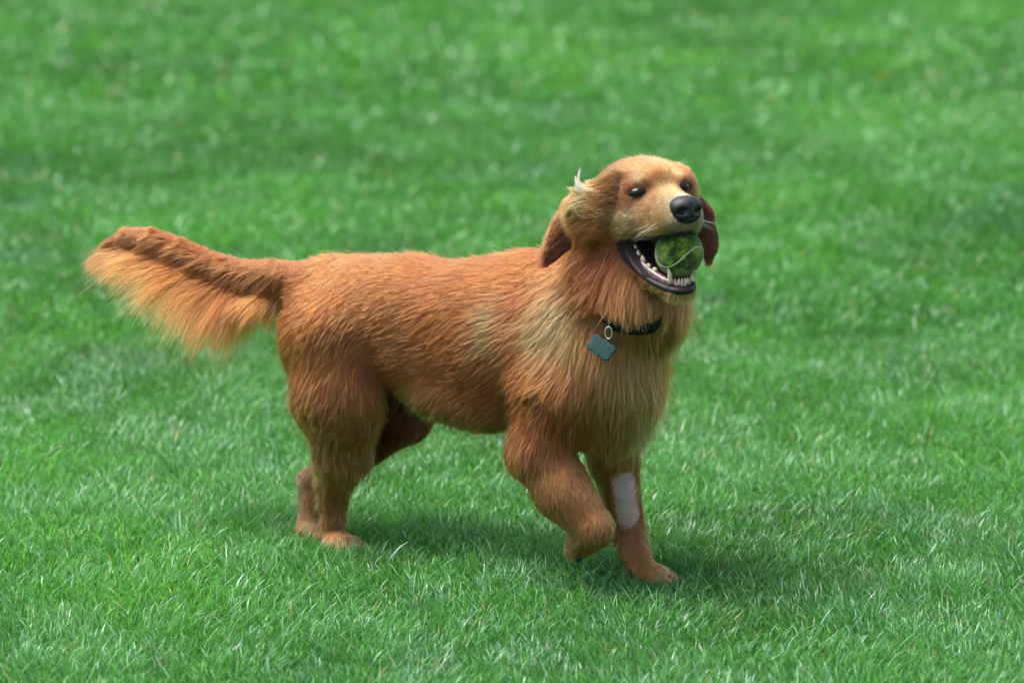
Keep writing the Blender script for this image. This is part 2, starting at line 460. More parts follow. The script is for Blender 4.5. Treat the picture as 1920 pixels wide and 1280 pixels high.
ANCHORS = [  # (where, radius, colour, weight) coat patches, some with shine and crease shade put into the colour
    (P(1042, 590, -240), 62, CREAM, 0.9), (P(1010, 500, -170), 34, GOLD, 0.6),  # pale shoulder fur, with some of its shine painted in
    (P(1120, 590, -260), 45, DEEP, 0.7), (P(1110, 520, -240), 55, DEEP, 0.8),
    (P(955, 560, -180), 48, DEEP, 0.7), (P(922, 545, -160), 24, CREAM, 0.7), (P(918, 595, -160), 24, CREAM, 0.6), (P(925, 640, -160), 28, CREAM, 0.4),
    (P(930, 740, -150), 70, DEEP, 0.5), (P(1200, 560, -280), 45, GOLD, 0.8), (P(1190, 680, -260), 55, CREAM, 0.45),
    (P(1215, 790, -210), 45, CREAM, 0.7), (P(760, 740, -40), 30, CREAM, 0.5),
    (P(560, 900, 170), 22, CREAM, 0.9), (P(565, 960, 170), 28, CREAM, 1.0),
    (FP + np.array([22, -20, 24]), 34, CREAM, 0.9), (FP + np.array([0, 10, 60]), 34, GOLD, 0.8), (HP1 + np.array([0, 0, 20]), 40, GOLD, 0.6), (P(820, 560, -40), 90, RED, 0.4),
    (P(740, 480, 60), 70, GOLD, 0.5), (P(650, 490, 90), 60, GOLD, 0.4), (P(860, 820, -60), 40, GOLD, 0.5),
    (P(540, 560, 130), 40, DEEP, 0.7),
    (H(95, 0, -10), 20, np.array([0.80, 0.58, 0.36]), 0.7), (H(75, -28, -50), 24, np.array([0.84, 0.66, 0.44]), 0.8), (H(60, 25, -50), 30, GOLD, 0.7),  # muzzle highlight on top and far side painted into the coat
    (H(-30, 0, 50), 40, CREAM, 0.45), (H(-15, 34, 30), 14, CREAM, 0.6), (H(-15, -34, 30), 14, CREAM, 0.6),
    (H(-25, 70, -8), 26, RED, 0.8), (H(22, 26, -8), 13, RED, 0.8), (H(22, -26, -8), 13, RED, 0.7), (H(-10, 0, 18), 18, RED, 0.45), (H(15, 0, -8), 16, CREAM, 0.6),
    (NEAR_EYE, 23, DEEP, 0.85), (FAR_EYE, 22, DEEP, 0.85), (H(-30, 75, 20), 30, RED, 0.6),
    (H(-20, 62, -40), 26, CREAM, 0.6), (H(-110, 60, 20), 45, RED, 0.8), (H(-80, 78, 0), 34, RED, 0.8), (H(-60, 80, -50), 30, RED, 0.8),
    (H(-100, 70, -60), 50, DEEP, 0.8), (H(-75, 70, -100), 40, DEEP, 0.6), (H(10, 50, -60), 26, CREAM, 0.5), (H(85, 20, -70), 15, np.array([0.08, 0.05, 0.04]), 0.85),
    (H(85, -10, -70), 15, np.array([0.08, 0.05, 0.04]), 0.85),
]
for x_, y_, r_, c_, w_ in ((1165, 378, 13, DEEP, .7), (1146, 392, 14, DEEP, .6), (1130, 430, 18, DEEP, .5), (1226, 374, 9, RED, .9), (1219, 391, 9, RED, .7), (1150, 440, 16, RED, .7),  # face markings, with the shade of the cheek creases painted in
        (1178, 385, 8, RED, .7), (1195, 402, 14, CREAM, .6), (1170, 412, 13, CREAM, .6), (1212, 426, 14, CREAM, .5), (1198, 334, 13, CREAM, .7), (1272, 326, 10, CREAM, .6), (1235, 335, 9, RED, .6),
        (1248, 352, 9, CREAM, .6), (1160, 345, 15, RED, .5), (1193, 349, 8, DEEP, .6), (1284, 339, 7, DEEP, .6), (1135, 370, 14, RED, .6)):
    ANCHORS.append((surf(x_, y_), r_, c_, w_))
NOSE_P = H(100, 0, -30)
me = raw_mesh('body', V, Q)
vn = np.zeros((len(me.vertices), 3), np.float32); me.vertices.foreach_get('normal', vn.ravel())
vco = np.zeros((len(me.vertices), 3), np.float32); me.vertices.foreach_get('co', vco.ravel()); vco = vco / S
c_eval = coat_at(vco)
skin_col = c_eval[2].copy()
for c, r, cc, w_ in ANCHORS:
    k = (light_at(vco, c, r) * w_)[:, None]; skin_col = skin_col * (1 - k) + cc * k
skin_col = skin_col * 0.5
for c_ in (NEAR_EYE, FAR_EYE):
    skin_col[((vco - c_) ** 2).sum(1) < 17 ** 2] = [0.03, 0.012, 0.008]
hl = to_head(vco)
dcav = cavity(vco)
# black lips and dark mouth lining
bare = (dcav < 7) & (hl[:, 0] > -60)
skin_col[bare] = [0.02, 0.012, 0.014]
# shaved patch on the planted foreleg
SH0, SH1 = surf(1171, 898), surf(1180, 966)
def shaved(q):
    ab = SH1 - SH0; h = np.clip(((q - SH0) @ ab) / (ab @ ab), 0, 1)
    return np.sqrt(((q - SH0 - h[:, None] * ab) ** 2).sum(-1)) < 27 + 12 * hash_noise(q, 13, 2)
shv = shaved(vco)
ab_ = SH1 - SH0; h_ = np.clip(((vco - SH0) @ ab_) / (ab_ @ ab_), 0, 1)
shd = np.sqrt(((vco - SH0 - h_[:, None] * ab_) ** 2).sum(-1)) + 16 * (hash_noise(vco, 12, 6) - 0.5)
sk_ = np.clip((44 - shd) / 20, 0, 1)[:, None]; skin_col = skin_col * (1 - sk_) + sk_ * np.array([0.44, 0.33, 0.33]) * (0.75 + 0.4 * hash_noise(vco, 16, 31)[:, None])
skin_col[((vco - H(92, 0, -36)) ** 2).sum(1) < 34 ** 2] = [0.015, 0.012, 0.012]
point_color(me, skin_col)
body = link('body', me, dog, M_skin)

# ------------------------------------------------------------------ hair
def sample(Vv, Nn, Qd, count, wfun=None):
    """random points over the quads"""
    a, b, c, d = (Vv[Qd[:, i]] for i in range(4))
    ar = 0.5 * np.linalg.norm(np.cross(c - a, d - b), axis=1)
    if wfun is not None: ar = ar * wfun((a + c) / 2)
    cs = np.cumsum(ar); k = np.searchsorted(cs, rng.random(count) * cs[-1]); k = np.clip(k, 0, len(Qd) - 1)
    u, v = rng.random((2, count, 1))
    pt = (a[k] * (1 - u) + b[k] * u) * (1 - v) + (d[k] * (1 - u) + c[k] * u) * v
    nn = unit(Nn[Qd[k, 0]] * (1 - u) * (1 - v) + Nn[Qd[k, 1]] * u * (1 - v) + Nn[Qd[k, 2]] * u * v + Nn[Qd[k, 3]] * (1 - u) * v)
    return pt, nn

def make_hair(name, parent, strands, cols, rad, taper=0.35, root=0.6, tip=1.25):
    """strands[N, K, 3] units"""
    N, K = strands.shape[:2]
    cu = bpy.data.hair_curves.new(name)
    cu.add_curves([K] * N)
    cu.attributes['position'].data.foreach_set('vector', (strands.astype(np.float32) * S).ravel())
    ra = cu.attributes.get('radius') or cu.attributes.new('radius', 'FLOAT', 'POINT')
    t = np.linspace(0, 1, K); prof = 1 - (1 - taper) * t ** 2
    prof[-1] = 0.15
    rr = (np.asarray(rad)[:, None] if np.ndim(rad) else np.full((N, 1), rad)) * prof[None]
    ra.data.foreach_set('value', (rr * S).astype(np.float32).ravel())
    a = cu.attributes.new('hcol', 'FLOAT_COLOR', 'POINT')
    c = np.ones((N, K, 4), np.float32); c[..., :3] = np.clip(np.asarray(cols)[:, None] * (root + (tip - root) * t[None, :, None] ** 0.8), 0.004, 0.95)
    a.data.foreach_set('color', c.ravel())
    o = bpy.data.objects.new(name, cu); C.objects.link(o); o.parent = parent
    cu.materials.append(M_hair)
    return o

def clump(strands, roots, size, amt, power=1.4):
    """pull strands towards a nearby leading strand"""
    N, K = strands.shape[:2]
    ids = rng.choice(N, max(8, int(N / size)), replace=False)
    kd = kdtree.KDTree(len(ids))
    for j, i in enumerate(ids): kd.insert(roots[i], j)
    kd.balance()
    near = np.array([kd.find(r)[1] for r in roots])
    lead = ids[near]
    t = np.linspace(0, 1, K)[None, :, None] ** power
    amt = np.asarray(amt); amt = amt[:, None, None] if amt.ndim else amt
    return strands + (strands[lead] - strands) * t * amt, near

def grow(root, nor, fd, L, lift, K=6, droop=0.25, curl=0.12, seed=0):
    N = len(root)
    tan = fd - (fd * nor).sum(1, keepdims=True) * nor
    tan = unit(tan)
    # wander of the lie of the coat
    side = np.cross(nor, tan)
    wob = (hash_noise(root, 75, 3 + seed) - 0.5)[:, None] * 0.9 + (hash_noise(root, 24, 5 + seed) - 0.5)[:, None] * 0.22 + rng.normal(0, 0.08, (N, 1))
    tan = unit(tan + side * wob)
    lift = (lift * (1 + rng.normal(0, 0.3, N)))[:, None]
    d0 = unit(tan * np.cos(lift) + nor * np.sin(lift))
    t = np.linspace(0, 1, K)[None, :, None]
    L_ = L[:, None, None]
    fold = tan * 1.0 - nor * 0.16 + DN * droop
    st = root[:, None] + L_ * (d0[:, None] * t * (1 - 0.45 * t) + unit(fold)[:, None] * 0.5 * t ** 2)
    ph = rng.random((N, 1, 1)) * 6.28
    st = st + L_ * curl * 0.4 * (side[:, None] * np.sin(t * 4 + ph) - side[:, None] * np.sin(ph)) * t
    return st



COL_FRONT = np.array([surf(1134, 588, 5), surf(1152, 602, 12), surf(1180, 610, 12), surf(1208, 610, 13), surf(1230, 602, 12)])
COL_DENSE = catmull(COL_FRONT, 40)
def face_w(p):
    l = to_head(p)
    return np.where((l[:, 0] > -90) & (l[:, 2] > -100) & (np.abs(l[:, 1]) < 95), 3.5, 1.0)
def coat(N):
    rt, nr = sample(vco, vn, Q, N, face_w)
    l = to_head(rt); dc = cavity(rt)
    keep = ~((dc < 7.5) & (l[:, 0] > -60) & ~((l[:, 2] > -84) & (dc > 3)))
    for c_, ez_, ex_, eu_ in EYES:
        q_ = rt - c_
        keep &= ~((((q_ @ ex_) / 21.5) ** 2 + ((q_ @ eu_) / 7.6) ** 2 < 1) & (np.abs(q_ @ ez_) < 30))
    keep &= ((l - [98, 0, -32]) / [26, 27, 24] > -99).all(1) & ((((l - [100, 0, -33]) / [26, 29, 25]) ** 2).sum(1) > 1)
    keep &= rt[:, 2] > 3
    rt, nr = rt[keep], nr[keep]
    fd, L, col, hw, tw = coat_at(rt)
    l = to_head(rt)
    # face: hair runs away from the nose
    face = (hw > 0.5) & (l[:, 2] > -90)
    away = unit(rt - NOSE_P) + DN * 0.12
    fd = np.where((face & (l[:, 0] > -70))[:, None], away, fd)
    for c, r, cc, w_ in ANCHORS:
        k = (light_at(rt, c, r) * w_)[:, None]; col = col * (1 - k) + cc * k
    lift = np.where(hw > 0.6, 0.32, 0.26) + 0 * L
    L = L * np.where(hw > 0.6, 1.0, 1.25)
    de_ = np.minimum(np.sqrt(((rt - NEAR_EYE) ** 2).sum(1)), np.sqrt(((rt - FAR_EYE) ** 2).sum(1)))
    L = np.where(de_ < 42, np.minimum(L, 2.5 + 0.12 * de_), L); lift = np.where(de_ < 42, 0.15, lift)
    # the coat parts round the collar
    dcol = np.sqrt(((rt[:, None] - COL_DENSE[None, ::3]) ** 2).sum(-1)).min(1)
    near_c = dcol < 75
    L = np.where(near_c & (rt[:, 2] > COL_DENSE[:, 2].mean() - 4), np.minimum(L, np.maximum(dcol - 4, 4) * (0.7 + 0.55 * hash_noise(rt, 9, 21))), L)
    lift = np.where(dcol < 16, 0.1, lift)
    L = np.where(dcol < 14, 3.0, L)
    # tail feathering
    dt_ = np.sqrt(((rt[:, None] - TPa[None]) ** 2).sum(-1)); wt_ = np.exp(-(dt_ - dt_.min(1, keepdims=True)) / 14)
    seg = (wt_ * np.arange(9)).sum(1) / wt_.sum(1)
    tail = tw > 0.5
    und = np.clip((0.55 - nr[:, 2]) / 1.1, 0, 1)
    fl = np.interp(seg, range(9), [8, 30, 75, 118, 132, 122, 100, 74, 45])
    L = np.where(tail, 15 + fl * np.clip(0.02 + 1.0 * und, 0, 1) * (0.75 + 0.5 * rng.random(len(L))), L)
    tdir = fd * np.interp(seg, range(9), [.4, .3, .3, .35, .45, .6, .8, 1.1, 2.0])[:, None] + DN * 1.0
    fd = np.where((tail & (und > 0.1))[:, None], unit(fd * (1 - np.clip(und * 1.8, 0, 1))[:, None] + unit(tdir) * np.clip(und * 1.8, 0, 1)[:, None]), fd)
    col = np.where(tail[:, None], RED * (0.95 - 0.12 * und[:, None] + 0.22 * (hash_noise(rt, 30, 41) - 0.5)[:, None]), col)
    # breeches behind the thigh, belly fringe, backs of the forelegs
    ab_ = SH1 - SH0; h_ = np.clip(((rt - SH0) @ ab_) / (ab_ @ ab_), 0, 1)
    ds_ = np.sqrt(((rt - SH0 - h_[:, None] * ab_) ** 2).sum(-1)) + 7 * (hash_noise(rt, 20, 6) - 0.5) + rng.normal(0, 3.5, len(rt))
    L = np.where(ds_ < 42, L * np.clip((ds_ - 23) / 18, 0, 1), L)
    keep2 = L > 1.0
    L *= np.where(tail, 1, 0.75 + 0.5 * hash_noise(rt, 45, 9)) * (0.8 + 0.4 * rng.random(len(L)))
    rt, nr, fd, L, col, hw, tw, l, lift, tail, und, face, seg = [x_[keep2] for x_ in (rt, nr, fd, L, col, hw, tw, l, lift, tail, und, face, seg)]
    big = 0.86 + 0.28 * hash_noise(rt, 60, 2)
    st_amt = hash_noise(rt, 9, 8)
    droop = 0.25
    st = grow(rt, nr, fd, L, lift, K=6, droop=droop)
    # long feather hangs down and curves
    st_t = np.linspace(0, 1, 6)[None, :, None]
    hang = np.where(tail, L * 0.2 * und, 0)[:, None, None]
    st = st + hang * (DN * 1.0)[None, None] * st_t ** 2
    st, c1 = clump(st, rt, 46, np.where(tail, 0.3, np.clip(L / 80, 0.1, 0.55)), 1.5)
    st, c2 = clump(st, rt, 12, np.where(tail, 0.35, np.clip(L / 65, 0.15, 0.45)), 1.3)
    # loose ends that stand away from the outline
    fly = (rng.random(len(L)) < 0.05)[:, None, None]
    tt_ = np.linspace(0, 1, 6)[None, :, None] ** 1.5
    st = st + fly * tt_ * L[:, None, None] * (0.25 * nr[:, None] + rng.normal(0, 0.14, (len(L), 1, 3)))
    v1 = rng.random(c1.max() + 1)[c1]; v2 = rng.random(c2.max() + 1)[c2]
    br = big * (0.86 + 0.28 * v1) * (0.88 + 0.24 * v2) * (0.88 + 0.24 * rng.random(len(L)))
    hue = (v1 - 0.5)[:, None] * np.array([0.0, 0.10, 0.12])
    col = col * br[:, None] * (1 + hue)
    rad = np.where(face, 0.26, 0.33) * (0.8 + 0.4 * rng.random(len(L)))
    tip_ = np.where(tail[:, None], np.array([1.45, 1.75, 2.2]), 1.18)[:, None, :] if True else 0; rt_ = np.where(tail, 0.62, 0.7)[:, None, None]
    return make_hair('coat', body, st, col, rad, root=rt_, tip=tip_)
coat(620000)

# ------------------------------------------------------------------ face parts
def ellipsoid(name, c, rad, ax, nu=24, nv=32, fn=None):
    th = np.linspace(0.001, np.pi - 0.001, nu); ph = np.linspace(0, 2 * np.pi, nv, endpoint=False)
    T, Ph = np.meshgrid(th, ph, indexing='ij')
    l = np.stack([np.cos(T), np.sin(T) * np.cos(Ph), np.sin(T) * np.sin(Ph)], -1)
    if fn: l = fn(l)
    pts = c + (l * np.array(rad)) @ np.array(ax)
    return grid_mesh(name, pts, close_v=True)

def nose_fn(l):
    f, r, u = l[..., 0], l[..., 1], l[..., 2]
    l = l.copy()
    r2 = r * (1 + 0.14 * u)                                   # wider above
    ff = np.sign(f) * np.abs(f) ** 0.7
    ff = ff - 0.10 * np.exp(-(r / 0.09) ** 2) * (u < 0.35)     # groove
    for s in (1, -1):
        g = np.exp(-(((r - s * 0.52) / 0.24) ** 2 + ((u + 0.18) / 0.22) ** 2))
        g2 = np.exp(-(((r - s * 0.80) / 0.26) ** 2 + ((u + 0.36) / 0.12) ** 2))
        ff = ff - 0.5 * g * (f > 0) - 0.2 * g2 * (f > 0)
    l[..., 0] = ff; l[..., 1] = r2
    l[..., 2] = np.where(u > 0, u * 0.92, u)
    return l
nose = link('nose', ellipsoid('nose', H(91, 0, -31), (27, 29.5, 24.5), HEADAX, 60, 80, nose_fn), dog, M_nose)

for s, c0 in ((1, NEAR_EYE), (-1, FAR_EYE)):
    ez = unit(HF * 0.80 + HR * 0.60 * s + HU * 0.05); ex = unit(np.cross(HU, ez)); eu = np.cross(ez, ex)
    gN = np.array([(field_at((c0 + e)[None]) - field_at((c0 - e)[None]))[0] for e in np.eye(3) * 5.0])
    ez = unit(0.5 * ez + 0.5 * unit(gN)); ex = unit(np.cross(HU, ez)); eu = np.cross(ez, ex)
    sg_ = np.sign(ex @ HR) * s; tl = math.radians(11) * sg_
    ex, eu = ex * math.cos(tl) - eu * math.sin(tl), eu * math.cos(tl) + ex * math.sin(tl)
    c = c0 + ez * -6.6
    eye = link('eye', ellipsoid('eye', c, (12.5, 18, 9.5), np.array([ez, ex, eu])), dog, M_eye)
    # almond shaped rim
    th = np.linspace(0, 2 * np.pi, 48, endpoint=False)
    ring = []
    for k, (sx, sy, out) in enumerate(((17, 5.2, 9.8), (19.5, 6.6, 10.4), (22.5, 8.5, 8), (25, 10, 1))):
        xx = sx * np.cos(th); yy = sy * np.sign(np.sin(th)) * np.abs(np.sin(th)) ** (1.5 if k < 2 else 1.2)
        zz = out - 0.016 * xx ** 2 * (1 if k < 3 else 1.3)
        ring.append(c + xx[:, None] * ex + yy[:, None] * eu + zz[:, None] * ez)
    link('eyelid', grid_mesh('eyelid', np.array(ring), close_v=True), eye, M_lid)

# lower lip, gums and teeth
LOW = [(-40, 57, -92), (-28, 54, -116), (-8, 48, -140), (20, 38, -159), (50, 27, -171), (68, 14, -177)]
LOW = LOW + [(72, 0, -178)] + [(f, -r, u) for f, r, u in LOW[::-1]]
lip = link('lower_lip', sweep('lower_lip', [H(*a) for a in LOW], [5, 6.5, 7.5, 7.5, 8, 8.5, 8.5, 8.5, 8, 7.5, 7.5, 6.5, 5], n=90, ref=HU, flat=0.85), dog, M_lip)
UP = [(-40, 57, -90), (-20, 55, -86), (10, 51, -85), (38, 43, -84), (64, 32, -79), (84, 14, -74)]
UP = UP + [(88, 0, -72)] + [(f, -r, u) for f, r, u in UP[::-1]]
link('upper_lip', sweep('upper_lip', [H(*a) for a in UP], [5, 4.5, 3, 2.5, 3, 4, 3.5, 4, 3, 2.5, 3, 4.5, 5], n=90, ref=HU, flat=0.9), dog, M_lip)
GL = [(-32, 44, -100), (-12, 41, -125), (16, 34, -145), (46, 24, -159), (63, 12, -167)]
GL = GL + [(66, 0, -168)] + [(f, -r, u) for f, r, u in GL[::-1]]
gum = link('gum', sweep('gum', [H(*a) for a in GL], [6, 7.5, 8, 7.5, 6.5, 6, 6.5, 7.5, 8, 7.5, 6], n=80, ref=HU), dog, M_gum)
def tooth(base, up, h, r, flat=0.7, lean=None):
    up = unit(up)
    pth = [base - up * 4, base + up * h * 0.35, base + up * h * 0.75, base + up * h]
    if lean is not None: pth = [p + lean * (i / 3) ** 2 for i, p in enumerate(pth)]
    link('tooth', sweep('tooth', pth, [r, r * 0.95, r * 0.55, r * 0.12], ref=HF, flat=flat, nseg=10, n=10), gum, M_tooth)
for k in range(6):                                             # incisors
    r = (k - 2.5) * 5.6
    tooth(H(71 - 0.03 * r * r, r, -166), HU + HF * 0.15, 11, 3.1)
for s in (1, -1):
    tooth(H(64, 22 * s, -160), HU + HR * 0.1 * s + HF * 0.15, 24, 4.8, lean=HR * 4 * s)
    for f, r, u, h in ((24, 30, -144, 9), (10, 35, -137, 11), (-4, 38, -129, 14), (-17, 40, -118, 15), (-27, 41, -106, 10)):
        tooth(H(f, (r + 2) * s, u + 4), HU + HR * s * .1, h * (0.45 + 0.35 * rng.random()), 4.6, flat=1.35)
tongue_pts = [(-40, 0, -110), (-10, 0, -140), (20, 0, -152), (42, 0, -157)]
link('tongue', sweep('tongue', [H(*a) for a in tongue_pts], [22, 26, 22, 8], ref=HU, flat=0.3, n=30), dog, M_gum)

pb = LP + pn * 19
for i_, (f_, r_, rr_) in enumerate(((2, 0, (15, 17, 6)), (24, -17, (10, 7, 5)), (32, -6, (10, 7, 5)), (32, 7, (10, 7, 5)), (24, 18, (10, 7, 5)))):
    link('paw_pad', ellipsoid('paw_pad', pb + bk * f_ + pl * r_ + pn * 3, rr_, lifted_ax, 12, 16), dog, M_nose)
for c_, f_, z_ in CLAWS:
    link('claw', sweep('claw', [c_ - f_ * 4, c_ + f_ * 3 + z_, c_ + f_ * 9 - z_ * 2, c_ + f_ * 13 - z_ * 7], [3.4, 3.2, 2.2, 0.5], ref=(0.2, 0.3, 1), n=12, nseg=8), dog, M_claw)
# ------------------------------------------------------------------ the ball
BC = H(44, -8, -113)
ball = link('tennis_ball', ellipsoid('tennis_ball', np.zeros(3), (43, 43, 43), np.eye(3), 64, 96), None)
BM = bpy.data.materials.new('dirty_felt'); BM.use_nodes = True
n = BM.node_tree; b = n.nodes['Principled BSDF']; b.inputs['Roughness'].default_value = 0.95; b.inputs['Specular IOR Level'].default_value = 0.15
b.inputs['Sheen Weight'].default_value = 0.3
tc = n.nodes.new('ShaderNodeTexCoord')
t1 = n.nodes.new('ShaderNodeTexNoise'); t1.inputs['Scale'].default_value = 55; t1.inputs['Detail'].default_value = 8; t1.inputs['Roughness'].default_value = 0.7
n.links.new(tc.outputs['Object'], t1.inputs['Vector'])
rp = n.nodes.new('ShaderNodeValToRGB'); e = rp.color_ramp.elements
e[0].position = 0.40; e[0].color = (0.006, 0.016, 0.003, 1); e[1].position = 0.62; e[1].color = (0.18, 0.28, 0.02, 1)
x = rp.color_ramp.elements.new(0.52); x.color = (0.06, 0.125, 0.012, 1)
n.links.new(t1.outputs['Fac'], rp.inputs[0]); n.links.new(rp.outputs[0], b.inputs['Base Color'])
bp = n.nodes.new('ShaderNodeBump'); bp.inputs['Strength'].default_value = 0.8; bp.inputs['Distance'].default_value = 0.002
t2 = n.nodes.new('ShaderNodeTexNoise'); t2.inputs['Scale'].default_value = 500; n.links.new(tc.outputs['Object'], t2.inputs['Vector'])
n.links.new(t2.outputs['Fac'], bp.inputs['Height']); n.links.new(bp.outputs[0], b.inputs['Normal'])
ball.data.materials.append(BM)
ball.location = BC * S
ball['label'] = 'dirty green felt ball with a pale seam held in the dog\'s jaws'; ball['category'] = 'ball'
# seam curve
tt = np.linspace(0, 2 * np.pi, 160, endpoint=False); aa, bb = 0.75, 0.25
sx = aa * np.cos(tt) + bb * np.cos(3 * tt); sy = aa * np.sin(tt) - bb * np.sin(3 * tt); sz = 2 * math.sqrt(aa * bb) * np.sin(2 * tt)
sp = unit(np.stack([sx, sy, sz], -1))
SEAM_ROT = V2W @ np.array([[0.0559, -0.6715, -0.7389], [-0.2721, 0.7018, -0.6584], [0.9607, 0.2378, -0.1435]])
sp = (sp @ SEAM_ROT.T) * 43.0
tn = unit(np.roll(sp, -1, 0) - np.roll(sp, 1, 0)); bnm = np.cross(unit(sp), tn)
ang = np.linspace(0, 2 * np.pi, 8, endpoint=False)
pts = sp[:, None] + 0.9 * (np.cos(ang)[None, :, None] * unit(sp)[:, None] * 0.6 + np.sin(ang)[None, :, None] * bnm[:, None] * 1.2)
M_seam = mat('seam_rubber', (0.42, 0.45, 0.36), rough=0.7)
link('seam', grid_mesh('seam', pts, close_u=True, close_v=True), ball, M_seam)
# felt fuzz
fz = unit(rng.normal(0, 1, (5000, 3)))
fzd = unit(fz + rng.normal(0, 0.8, fz.shape))
fst = fz[:, None] * 42.6 + fzd[:, None] * (np.linspace(0, 1, 4)[None, :, None] * (2.2 + 1.5 * rng.random((5000, 1, 1))))
fc = np.array([0.15, 0.24, 0.018]) * (0.12 + 1.6 * (0.5 * hash_noise(fz * 43, 9, 4) + 0.5 * hash_noise(fz * 43, 4, 6))[:, None] ** 2)
make_hair('felt', ball, fst, fc, 0.16)

# ------------------------------------------------------------------ ears
def ear(centre, half, side_v, out_v, arch, thick, hairlen, colr, coledge, hair_dir, Nh, wisps=None):
    """flap: centre line, half widths, direction across, outward normal"""
    nu, nv = 40, 24
    cl = catmull(centre, nu); hw_ = catmull(np.array(half, float)[:, None], nu)[:, 0]
    sv = catmull(np.array([unit(x) for x in side_v]), nu); sv = unit(sv)
    ov = catmull(np.array([unit(x) for x in out_v]), nu); ov = unit(ov)
    ph = np.linspace(0, 2 * np.pi, nv, endpoint=False)
    t = np.linspace(0, 1, nu)
    pts = np.zeros((nu, nv, 3))
    for j, a in enumerate(ph):
        x = np.cos(a); y = np.sin(a)
        pts[:, j] = cl + sv * (hw_ * x)[:, None] + ov * (y * thick * np.minimum(1, hw_ / 10) - arch * x * x * hw_)[:, None]
    m_ = grid_mesh('ear', pts, close_v=True)
    n_ = len(m_.vertices); nn = np.zeros((n_, 3), np.float32); m_.vertices.foreach_get('normal', nn.ravel())
    cc = np.zeros((n_, 3), np.float32); m_.vertices.foreach_get('co', cc.ravel()); cc = cc / S
    point_color(m_, np.tile(colr * 0.35, (n_, 1)))
    o = link('ear', m_, dog, M_skin)
    nq = len(m_.polygons); qd = np.zeros(nq * 4, np.int32); m_.polygons.foreach_get('vertices', qd); qd = qd.reshape(-1, 4)
    cen = pts.reshape(-1, 3).mean(0)
    nn = nn * np.sign(((cc - np.repeat(cl, nv, 0)) * nn).sum(1).mean() + 1e-9)
    rt, nr = sample(cc, nn, qd, Nh)
    ti = np.argmin(((rt[:, None] - cl[None, ::4]) ** 2).sum(-1), 1) / 10.0
    cr = ((rt - cl[(ti * 36).astype(int).clip(0, nu - 1)]) * sv[(ti * 36).astype(int).clip(0, nu - 1)]).sum(1)
    fd = np.tile(unit(hair_dir), (len(rt), 1))
    L = hairlen * (0.6 + 0.6 * rng.random(len(rt)))
    st = grow(rt, nr, fd, L, 0.3 + 0 * L, K=6, droop=0.1)
    st, c1 = clump(st, rt, 30, 0.35)
    v = rng.random(c1.max() + 1)[c1]
    mixk = 1 / (1 + np.exp(-(cr + 2) / 4.0))
    inner = ((nr * ov[(ti * 36).astype(int).clip(0, nu - 1)]).sum(1) < -0.2)
    col = colr * (1 - mixk[:, None]) + coledge * mixk[:, None]
    col = np.where(inner[:, None], BROWN * 1.2, col) * (0.7 + 0.6 * v)[:, None]
    make_hair('ear_fur', o, st, col, 0.3)
    return o
yn = H(-75, 78, 0)[1]
# near ear: swung back and outwards, underside turned to the camera
e0 = [H(-66, 52, -2), P(1095, 384, yn + 5), P(1068, 412, yn + 10), P(1047, 446, yn + 14), P(1033, 483, yn + 16)]
UPL = np.array([-0.75, 0.1, 0.65]); LOWR = np.array([0.72, -0.25, -0.62])
ear(e0, [14, 30, 30, 20, 4], [np.array([.55, -.3, -.8])] * 5, [np.array([-.75, -.35, .5])] * 5, 0.35, 5, 30, GOLD, DEEP * 0.9, unit(e0[4] - e0[1]) * 0.8 + np.array([-0.5, 0, 0]), 36000)
# rolled lower edge of the near ear, hanging in front
e1 = [H(-62, 68, 6), P(1112, 410, yn - 25), P(1100, 440, yn - 30), P(1088, 465, yn - 28), P(1078, 485, yn - 25)]
yf = H(-75, -80, 0)[1]
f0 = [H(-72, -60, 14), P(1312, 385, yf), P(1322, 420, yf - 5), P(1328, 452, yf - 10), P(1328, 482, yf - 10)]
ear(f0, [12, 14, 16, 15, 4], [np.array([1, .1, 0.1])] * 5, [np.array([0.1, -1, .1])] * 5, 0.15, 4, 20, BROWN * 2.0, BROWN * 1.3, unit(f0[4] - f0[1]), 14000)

def ear_cover():
    """hair of the temple and ear root, blown back over the leather"""
    n = 12000
    bx = [surf(1158, 330), surf(1152, 356), surf(1147, 382), surf(1143, 408), surf(1138, 436)]
    B_ = catmull(bx, 60); E_ = catmull([P(1082, 352, yn - 4), P(1062, 378, yn - 6), P(1050, 404, yn - 8), P(1062, 432, yn - 14), P(1084, 474, yn - 26)], 60)
    M_ = catmull([P(1118, 342, yn - 34), P(1104, 362, yn - 36), P(1094, 385, yn - 38), P(1094, 410, yn - 40), P(1102, 436, yn - 46)], 60)
    u = rng.random(n); k = (u * 59).astype(int); kk = np.clip(k + rng.integers(-3, 4, n), 0, 59)
    ln = (0.55 + 0.5 * rng.random(n))[:, None]
    a = B_[k] + rng.normal(0, 9, (n, 3)) * [1, .4, 1]; m = M_[k] + rng.normal(0, 4.5, (n, 3)); e_ = a + (E_[kk] + rng.normal(0, 5, (n, 3)) - a) * ln
    m = a + (m - a) * ln
    t = np.linspace(0, 1, 7)[None, :, None]
    st = a[:, None] * (1 - t) ** 2 + 2 * m[:, None] * t * (1 - t) + e_[:, None] * t ** 2
    st, c1 = clump(st, (a + e_) / 2, 40, 0.4)
    v = rng.random(c1.max() + 1)[c1][:, None]
    col = (GOLD * 0.75 + CREAM * 0.2) * (1 - u[:, None]) + (RED * 0.7 + GOLD * 0.3) * u[:, None]
    col = col * (0.65 + 0.6 * v) * (0.85 + 0.3 * rng.random((n, 1)))
    col = np.where((v > 0.88), CREAM * 0.8, col)
    make_hair('ear_root_fur', body, st, col, 0.3)
ear_cover()

